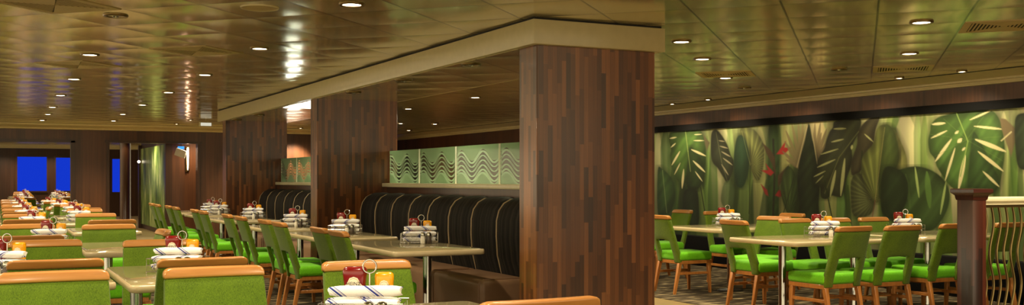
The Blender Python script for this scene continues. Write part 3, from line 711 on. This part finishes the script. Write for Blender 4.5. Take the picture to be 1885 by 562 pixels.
# ------------------------------------------------------------------ chairs
def chair_parts(label, s=1.0):
    k = thing('dining_chair', label, 'chair')
    hw = .215*s
    t_ = MB().bx(-.225*s, .225*s, -.215, .245, .375, .475, .032, 4)
    for v in t_.bm.verts:
        if v.co.z > .45: v.co.z += .014*max(0, 1-(v.co.x/(.23*s))**2)*max(0, 1-(v.co.y/.25)**2)
    t_.build('seat', M['seat'], k)
    MB().bx(-.215*s, .215*s, -.205, .232, .338, .377, .004, 1).build('seat_frame', M['beechleg'], k)
    def by(z): return -.212-.135*max(0, (z-.40)/.49)**1.25
    def bw(z): return hw*(1-.09*max(0, (z-.45)/.44))
    fx = [-1, -.82, -.60, -.42, -.2, 0, .2, .42, .60, .82, 1]; fz = [.352, .40, .47, .54, .585, .605, .66, .74, .80, .846]
    vs = []; id_ = {}
    for j, z in enumerate(fz):
        for i, f in enumerate(fx):
            zz = z
            if j == 5 and i in (3, 4, 5, 6, 7): zz = .612
            id_[(i, j)] = len(vs); vs.append((f*bw(z), by(z)+.022*f*f-.022*(1 if z > .55 else (z-.35)/.2 if z > .35 else 0)*1.0, zz))
    fs = []
    for j in range(len(fz)-1):
        for i in range(len(fx)-1):
            if fz[j] < .60 and 2 <= i <= 7: continue
            fs.append((id_[(i, j)], id_[(i+1, j)], id_[(i+1, j+1)], id_[(i, j+1)]))
    MB().shell(vs, fs, .046, .011, 2).build('backrest', M['back'], k, 50)
    # wooden cap
    vs = []; fs = []; fst = [-1, -.985, -.96, -.92, -.87, -.8, -.65, -.45, -.22, 0, .22, .45, .65, .8, .87, .92, .96, .985, 1]; N = len(fst)
    for i in range(N):
        f = fst[i]; e = abs(f); top = .892 - (.026*(1-math.sqrt(max(0, 1-((e-.84)/.16)**2))) if e > .84 else 0)
        for z in (.845, .862, top):
            vs.append((f*(bw(.85)+.004), by(z)+.022*f*f-.022, z))
    for i in range(N-1):
        for j in range(2): fs.append((i*3+j, (i+1)*3+j, (i+1)*3+j+1, i*3+j+1))
    MB().shell(vs, fs, .056, .011, 3).build('top_rail', M['beech'], k, 50)
    for q in (-1, 1):
        MB().bar((q*.195*s, .205, .34), (q*.2*s, .222, 0), .042, .028).build('leg', M['beechleg'], k)
        MB().bar((q*.192*s, -.195, .352), (q*.197*s, -.268, 0), .042, .028, .046, .030).build('leg', M['beechleg'], k)
        MB().bar((q*.196*s, -.22, .225), (q*.197*s, .21, .235), .016, .016, .03, .03)
        m = MB(); m.box((q*.196*s, -.005, .232), (.016, .42, .03), .003, 1); m.build('stretcher', M['beechleg'], k)
    m = MB(); m.box((0, -.005, .232), (.37*s, .03, .016), .003, 1); m.build('stretcher', M['beechleg'], k)
    return Kind(k)
NARROW = chair_parts('', 1.0); WIDE = chair_parts('', 1.14)
def face(dx, dy): return math.atan2(-dx, dy)      # chair looks along (dx,dy)
N_, S_, E_, W_ = 0, PI, -PI/2, PI/2
def chair(kind, bx_, by_, ang, label, group):
    """bx_, by_: where the back's top stands; the seat lies in front of it"""
    off = .34; x = bx_-math.sin(ang)*off; y = by_+math.cos(ang)*off
    return kind.put((x, y, 0), ang, label, group)

# ------------------------------------------------------------------ tables
def rrect(x0, x1, y0, y1, r, n=6):
    out = []
    for cx, cy, a0 in ((x1-r, y1-r, 0), (x0+r, y1-r, PI/2), (x0+r, y0+r, PI), (x1-r, y0+r, 1.5*PI)):
        for i in range(n+1): a = a0+PI/2*i/n; out.append((cx+r*math.cos(a), cy+r*math.sin(a)))
    return out
def table(x0, x1, y0, y1, label, group, r=.05, cols=None):
    cx, cy = (x0+x1)/2, (y0+y1)/2; hx, hy = (x1-x0)/2, (y1-y0)/2
    k = thing('dining_table', label, 'table', (cx, cy, 0), 0, group)
    def ring(ins, z): return [(a, b, z) for a, b in rrect(-hx+ins, hx-ins, -hy+ins, hy-ins, max(.004, r-ins))]
    MB().loft([ring(.03, .704), ring(.006, .708), ring(0, .716), ring(0, .736), ring(.003, .744), ring(.009, .7485)]).build('table_edge', M['tedge'], k)
    MB().loft([ring(.0095, .744), ring(.0095, .7492), ring(.0105, .75)]).build('tabletop', M['table'], k)
    if cols is None:
        cols = [(0, 0)]
    for a, b in cols:
        c = MB().lathe([(.038, .03), (.036, .04), (.036, .685), (.05, .69), (.05, .704)], (a, b, 0), 24).build('pedestal', M['chrome'], k)
        MB().lathe([(.15, 0), (.15, .008), (.13, .02), (.05, .034), (.04, .036)], (a, b, 0), 32).build('pedestal_base', M['darkmetal'], k)
    return k

# ------------------------------------------------------------------ condiments
def sup(w, d, z, n=20, p=3.2):
    o = []
    for i in range(n):
        a = 2*PI*i/n; c, s = math.cos(a), math.sin(a)
        o.append((w/2*math.copysign(abs(c)**(2/p), c), d/2*math.copysign(abs(s)**(2/p), s), z))
    return o
def make_caddy():
    k = thing('condiment_caddy', '', 'caddy')
    mb = MB(); z0, z1 = .008, .085
    for z in (z0, .045, z1): mb.tube([(-.17, -.085, z), (.145, -.085, z), (.145, .115, z), (-.17, .115, z)], .0022, 6, True)
    for i in range(8):
        x = -.17+.315*i/7; mb.tube([(x, -.085, z1), (x, -.085, z0), (x, .115, z0), (x, .115, z1)], .0016, 5)
    for y in (-.02, .05): mb.tube([(-.17, y, z1), (-.17, y, z0), (.145, y, z0), (.145, y, z1)], .0016, 5)
    for x, y in ((-.17, -.085), (.145, -.085), (.145, .115), (-.17, .115)): mb.tube([(x, y, 0), (x, y, .01)], .003, 6)
    mb.build('basket', M['wire'], k)
    mb = MB(); mb.tube([(0.0, .052, .008), (0.0, .052, .188)], .0032, 8)
    mb.tube([(.026*math.sin(2*PI*i/24), .052, .214-.026*math.cos(2*PI*i/24)) for i in range(24)], .0034, 7, True); mb.build('handle', M['chrome'], k)
    return Kind(k)
def keystone(w, h, z0, y):
    return [(-w*.42, y, z0), (w*.42, y, z0), (w*.5, y, z0+h*.45), (w*.36, y, z0+h*.62), (w*.22, y, z0+h*.92), (0, y, z0+h), (-w*.22, y, z0+h*.92), (-w*.36, y, z0+h*.62), (-w*.5, y, z0+h*.45)]
def lettering(txt, size, y, z, parent):
    cu = bpy.data.curves.new('lettering', 'FONT'); cu.body = txt; cu.size = size; cu.align_x = 'CENTER'; cu.align_y = 'CENTER'; cu.extrude = .0004
    cu.materials.append(M['ink']); tmp = bpy.data.objects.new('tmp_text', cu); C.objects.link(tmp); bpy.context.view_layer.update()
    me = bpy.data.meshes.new_from_object(tmp); me.name = 'lettering'; bpy.data.objects.remove(tmp); bpy.data.curves.remove(cu)
    o = bpy.data.objects.new('lettering', me); C.objects.link(o); o.parent = parent
    o.location = (0, y, z); o.rotation_euler = (PI/2, 0, 0); return o
def make_ketchup():
    k = thing('ketchup_bottle', '', 'ketchup bottle')
    MB().loft([sup(.06, .05, .036), sup(.075, .055, .05), sup(.084, .058, .08), (sup(.082, .057, .13)), sup(.090, .060, .160), sup(.094, .061, .172), sup(.0935, .0605, .182), sup(.089, .057, .191), sup(.080, .050, .197), sup(.066, .038, .200)]).build('body', M['ketchup'], k)
    MB().loft([sup(.06, .05, .004), sup(.062, .052, .012), sup(.058, .048, .036)]).build('cap', M['ketchup_cap'], k)
    l = MB().loft([keystone(.070, .066, .097, -.0278), keystone(.070, .066, .097, -.0325)]).build('label', M['label'], k)
    MB().loft([keystone(.063, .057, .101, -.0318), keystone(.063, .057, .101, -.0329)]).build('label_border', M['gold'], l)
    MB().loft([keystone(.059, .053, .103, -.0325), keystone(.059, .053, .103, -.0333)]).build('label_ground', M['label'], l)
    lettering('HEINZ', .0195, -.0337, .136, l); lettering('TOMATO KETCHUP', .0052, -.0337, .1145, l)
    return Kind(k)
def make_mustard():
    k = thing('mustard_bottle', '', 'mustard bottle')
    MB().loft([sup(.05, .045, .036), sup(.064, .05, .05), sup(.070, .052, .08), sup(.069, .051, .12), sup(.074, .053, .150), sup(.074, .053, .162), sup(.071, .050, .171), sup(.062, .042, .177), sup(.05, .03, .179)]).build('body', M['mustard'], k)
    MB().loft([sup(.05, .044, .004), sup(.052, .046, .012), sup(.048, .042, .036)]).build('cap', M['ketchup_cap'], k)
    l = MB().loft([keystone(.056, .058, .092, -.0246), keystone(.056, .058, .092, -.0285)]).build('label', M['label'], k)
    MB().loft([keystone(.051, .050, .0955, -.0280), keystone(.051, .050, .0955, -.0289)]).build('label_border', M['gold'], l)
    MB().loft([keystone(.047, .046, .0975, -.0286), keystone(.047, .046, .0975, -.0293)]).build('label_ground', M['label'], l)
    lettering('HEINZ', .0155, -.0296, .1265, l); lettering('MUSTARD', .006, -.0296, .1085, l)
    return Kind(k)
def make_shaker(name, mat):
    k = thing(name, '', name.replace('_', ' '))
    MB().lathe([(.020, 0), (.022, .004), (.021, .04), (.018, .066)], n=12).build('jar', M[mat], k)
    MB().lathe([(.0195, .066), (.0205, .07), (.0205, .086), (.017, .094), (.008, .098)], n=16).build('cap', M['chrome'], k)
    return Kind(k)
def make_napkin():
    rings = []; N = 15
    for i in range(N):
        x = -.135+.27*i/(N-1); r = []
        e = 1-.25*(abs(2*i/(N-1)-1)**6)
        for j in range(14):
            a = 2*PI*j/14; w = 1+.10*mnoise.noise(Vector((i*.35, math.cos(a)*1.3, math.sin(a)*1.3)))
            r.append((x+.006*math.sin(a*2), .0285*math.cos(a)*w*e, .0205*math.sin(a)*w*e))
        rings.append(r)
    me = MB().loft(rings).build('rolled_napkin', M['napkin'], None, 70)
    return Kind(tag(me, '', 'napkin'))
CAD, KET, MUS, NAP = make_caddy(), make_ketchup(), make_mustard(), make_napkin()
SAL, PEP = make_shaker('salt_shaker', 'salt'), make_shaker('pepper_shaker', 'pepper')
def caddy(x, y, where, rz=None, full=True):
    rz = -TH+.04*math.sin(x*13+y*7) if rz is None else rz
    z = .7505; R = Matrix.Rotation(rz, 3, 'Z')
    def w(a, b, c=0): p = R @ Vector((a, b, c)); return (x+p.x, y+p.y, z+p.z)
    CAD.put((x, y, z), rz, 'chrome wire condiment caddy with ring handle on ' + where, 'condiment caddies')
    KET.put(w(-.062, .083, .0105), rz, 'red ketchup bottle in the caddy on ' + where, 'ketchup bottles')
    MUS.put(w(.052, .083, .0105), rz+.1, 'yellow mustard bottle in the caddy on ' + where, 'mustard bottles')
    if full:
        SAL.put(w(.022, -.112), 0, 'salt shaker before the caddy on ' + where, 'salt shakers')
        PEP.put(w(.072, -.112), 0, 'pepper shaker before the caddy on ' + where, 'pepper shakers')
    ns = [('lower front', -.012, -.047, .0345, 0, 0), ('lower rear', -.012, .0125, .0345, 0, 0), ('upper front', -.008, -.047, .0805, 0, 0), ('upper rear', -.014, .0125, .0805, 0, 0), ('topmost', -.004, -.018, .1265, .05, .0)]
    for nm, a, b, c, r2, tl in ns if full else (ns[2], ns[4]):
        NAP.put(w(a, b, c), 0, '%s rolled white napkin on %s' % (nm, where), 'rolled napkins in the caddies', rot=(.2*math.sin(a*900+c*80+x)+(PI if int(x*31+c*100) % 2 else 0), tl, rz+r2))

# ------------------------------------------------------------------ layout: left room
GLT = 'dining tables of the left room'; GC = 'green chairs of the left room'
def ltable(x0, x1, y0, y1, where, cad=None, full=True, r=.05, cols=None):
    table(x0, x1, y0, y1, 'beige-topped table: ' + where, GLT, r, cols)
    if cad: caddy(cad[0], cad[1], where, full=full)
T0 = 'the nearest table at the bottom edge'; T1 = 'the front table at the left edge'; T2 = 'the front table with pale square corner'
ltable(1.15, 1.95, 3.34, 4.34, T0, (1.29, 3.80), cols=[(0, .26)])
chair(WIDE, 1.70, 5.02, S_, 'green chair facing us at the far end of ' + T0, GC)
chair(WIDE, 1.69, 3.16, N_, 'green chair with curved rail, near end of ' + T0, GC)
ltable(.66, 1.33, 5.72, 7.0, T2, (1.02, 6.42), cols=[(-.21, .14), (.21, .14)])
chair(WIDE, .945, 4.98, S_, 'large green chair facing the camera, left of the bottom-edge table', GC)
chair(WIDE, 1.005, 5.60, N_, 'green chair tucked into the near end of ' + T2, GC)
chair(WIDE, 1.035, 7.40, S_, 'green chair facing us at the far end of ' + T2, GC)
ltable(-.12, .62, 5.94, 7.25, T1, (.08, 6.55), cols=[(0, .16)])
chair(WIDE, .265, 5.05, S_, 'nearest green chair in the bottom left corner, facing the camera', GC)
chair(WIDE, .315, 5.82, N_, 'green chair tucked into the near end of ' + T1, GC)
chair(WIDE, .35, 7.68, S_, 'green chair facing us at the far end of ' + T1, GC)
A = 'the second table along the left edge'
chair(WIDE, .28, 8.36, N_, 'green chair tucked into the near end of ' + A, GC)
ltable(-.05, .62, 8.5, 9.85, A, (.46, 9.25))
chair(WIDE, .33, 10.5, S_, 'green chair facing us at the far end of ' + A, GC)
B = 'the second table of the middle row'
ltable(.66, 1.16, 8.42, 9.75, B, None, r=.1, cols=[(0, .3)])
chair(WIDE, 1.27, 8.84, W_, 'green chair side-on at the right side of ' + B, GC)
chair(WIDE, .985, 10.1, S_, 'green chair facing us at the far end of ' + B, GC)
names = ['third', 'fourth', 'fifth', 'sixth', 'seventh', 'eighth', 'ninth', 'tenth', 'eleventh', 'twelfth', 'thirteenth']
ml = [(12.45, 11.75, 13.5), (15.15, 14.4, 16.1), (17.75, 17.0, 18.7), (20.3, 19.55, 21.25), (22.45, 21.75, 23.5), (26.2, 25.4, 27.1), (28.9, 28.1, 29.8), (31.6, 30.8, 32.5), (34.3, 33.5, 35.2), (36.6, 35.9, 37.5)]
for i, (c, a, b) in enumerate(ml):
    w = 'the %s table along the left edge' % names[i]; x = .35+.02*i
    if i > 4: w = 'the %s left table beyond the far opening' % ORD[i-5]; x = .72+.06*(i-5)
    ltable(x-.35, x+.35, c-.6, c+.6, w, (x+.1, c-.05), full=(i < 2))
    chair(WIDE, x+.02, a, N_, 'green chair at the near end of ' + w, GC); chair(WIDE, x+.04, b, S_, 'green chair at the far end of ' + w, GC)
mm = [(12.2, 11.25, 13.4), (14.5, None, 15.4), (16.75, 16.05, 18.2), (19.3, 18.6, 20.3), (21.6, 20.9, 22.6), (26.3, 25.5, 27.2), (29.2, 28.4, 30.1), (32.0, 31.2, 32.9), (34.8, 34.0, 35.7)]
for i, (c, a, b) in enumerate(mm):
    w = 'the %s table of the middle row' % names[i]; x = (1.13, 1.16, 1.24, 1.2, 1.15)[i] if i < 5 else 1.72+.09*(i-5)
    if i > 4: w = 'the %s right table beyond the far opening' % ORD[i-5]
    ltable(x-.34, x+.34, c-.55, c+.55, w, (x-.1, c-.1) if i > 0 else None, full=(i < 2))
    if a: chair(WIDE, x, a, N_, 'green chair at the near end of ' + w, GC)
    chair(WIDE, x+.03, b, S_, 'green chair at the far end of ' + w, GC)
chair(WIDE, .80, 16.7, W_, 'green chair turned sideways beside the fifth table of the middle row', GC)

# ------------------------------------------------------------------ layout: booth tables and aisle chairs
bt = [('first', 7.48, 8.90, 2.75, 3.52), ('second', 9.38, 10.75, 2.75, 3.5), ('third', 11.2, 12.6, 2.72, 3.40), ('fourth', 13.9, 15.3, 2.78, 3.52), ('fifth', 15.95, 17.25, 2.8, 3.4), ('sixth', 17.75, 18.95, 2.85, 3.6)]
bcad = [(3.34, 8.42), (3.24, 10.2), (3.2, 11.95), (3.33, 14.7), (3.25, 16.7), (3.4, 18.1)]
bch = [(8.07, 8.67), (9.95, 10.62), (11.65, 12.48), (13.9, 14.62), (16.08, 16.92), (17.95, 18.72)]
for (nm, y0, y1, x0, x1), cd, (ca, cb) in zip(bt, bcad, bch):
    w = 'the %s booth table from the big column' % nm
    table(x0, x1, y0, y1, 'beige-topped table beside the bench, ' + w, 'tables along the booth benches', .04, [(.17, 0)])
    caddy(cd[0], cd[1], w)
    chair(NARROW, 2.50, ca, E_, 'nearer aisle chair, green, at ' + w, 'aisle chairs along the booth tables')
    chair(NARROW, 2.52, cb, E_, 'farther aisle chair, green, at ' + w, 'aisle chairs along the booth tables')

# ------------------------------------------------------------------ layout: mural side
GR = 'green chairs by the mural'; R1 = 'the long table by the mural'; R2 = 'the round-cornered table beside the big column'; R3 = 'the table behind the railing post'
table(6.28, 7.72, 7.06, 7.98, 'beige ' + R1[4:] + ', nearest the camera on the right', 'tables by the mural', .05, [(-.38, .08), (.50, .08)]); caddy(7.22, 7.68, R1)
table(7.82, 9.15, 7.04, 7.98, 'beige table behind the railing post, its left part in view', 'tables by the mural', .05, [(0, .08)]); caddy(8.42, 7.78, R3)
table(7.12, 8.45, 9.2, 10.25, 'beige ' + R2[4:], 'tables by the mural', .14, [(-.05, .05)]); caddy(7.85, 9.95, R2)
chair(NARROW, 6.72, 6.80, N_+.03, 'green chair seen from behind, nearest the column side of ' + R1, GR)
chair(NARROW, 7.24, 6.74, N_-.03, 'second green chair seen from behind at ' + R1, GR)
chair(NARROW, 7.98, 6.80, N_, 'green chair seen from behind just left of the railing post', GR)
chair(NARROW, 8.62, 6.74, N_, 'green chair seen through the wavy railing bars', GR)
chair(NARROW, 6.66, 8.36, E_, 'green chair turned side-on behind the left end of ' + R1, GR)
chair(NARROW, 7.50, 8.42, S_, 'green chair facing the camera behind the caddy of ' + R1, GR)
chair(NARROW, 7.97, 8.34, S_, 'green chair facing the camera between the two right-hand caddies', GR)
chair(NARROW, 8.48, 8.30, S_, 'green chair facing the camera behind ' + R3, GR)
chair(NARROW, 8.62, 9.72, W_, 'green chair turned side-on at the right end of ' + R2, GR)
chair(NARROW, 7.74, 9.02, W_+.35, 'green chair facing away-left at the near side of ' + R2, GR)
chair(NARROW, 6.84, 9.92, E_, 'green chair side-on at the left end of ' + R2, GR)
chair(NARROW, 8.32, 10.78, S_, 'green chair facing the camera behind the caddy of ' + R2, GR)
chair(NARROW, 8.27, 11.45, W_, 'farthest green chair turned side-on before the mural by the column', GR)
chair(NARROW, 7.0, 11.4, E_, 'far green chair half hidden by the big column edge', GR)

# ------------------------------------------------------------------ railing
PX, PY = 4.62, 3.84
k = thing('newel_post', 'dark mahogany square newel post with stepped cap at the right', 'post', (PX, PY, 0))
MB().bx(-.051, .051, -.051, .051, 0, 1.20, .006, 2).build('shaft', M['post'], k)
MB().loft([[(a*s, b*s, z) for a, b in ((-1, -1), (1, -1), (1, 1), (-1, 1))] for s, z in ((.053, 1.19), (.056, 1.20), (.058, 1.214), (.068, 1.224), (.074, 1.23), (.074, 1.246), (.070, 1.25))]).build('cap', M['postcap'], k)
MB().bx(-.065, .065, -.065, .065, 0, .12, .006, 2).build('base', M['postcap'], k)
k = thing('railing', 'bronze railing with wavy vertical bars running from the newel post', 'railing', (PX+.064, PY, 0))
mb = MB(); mb.bx(-.005, 1.9, -.028, .028, 1.178, 1.206, .008, 3)  .bx(-.005, 1.9, -.018, .018, 1.162, 1.18, .003, 1).build('handrail', M['ledge'], k)
MB().bx(-.005, 1.9, -.012, .012, 1.148, 1.163, .002, 1).build('top_bar', M['bronze'], k); MB().bx(.01, 1.9, -.012, .012, .13, .15, .002, 1).build('bottom_bar', M['bronze'], k)
for i in range(26):
    x = .034+i*.0545
    MB().tube([(x+.016*math.sin(2*PI*(1.15-z)/.33), 0, z) for z in [.14+j*(1.01/44) for j in range(45)]], .0068, 8).build('baluster', M['bronze'], k)
MB().bx(1.86, 1.9, -.02, .02, 0, 1.17, .003, 1).build('end_post', M['bronze'], k)

# ------------------------------------------------------------------ light and view
sc = bpy.context.scene
w = bpy.data.worlds.new('World'); sc.world = w; w.use_nodes = True
w.node_tree.nodes['Background'].inputs[0].default_value = (1, .82, .52, 1); w.node_tree.nodes['Background'].inputs[1].default_value = 1.5
vs = sc.view_settings; vs.view_transform = 'Standard'; vs.look = 'None'; vs.gamma = 1; vs.use_curve_mapping = False; vs.exposure = 0.6
sc.cycles.use_denoising = True
try: sc.cycles.denoiser = 'OPENIMAGEDENOISE'
except Exception: pass
sc.cycles.max_bounces = 10; sc.cycles.diffuse_bounces = 4; sc.cycles.glossy_bounces = 4; sc.cycles.transparent_max_bounces = 12
sc.cycles.sample_clamp_indirect = 4.0; sc.cycles.caustics_reflective = False; sc.cycles.caustics_refractive = False
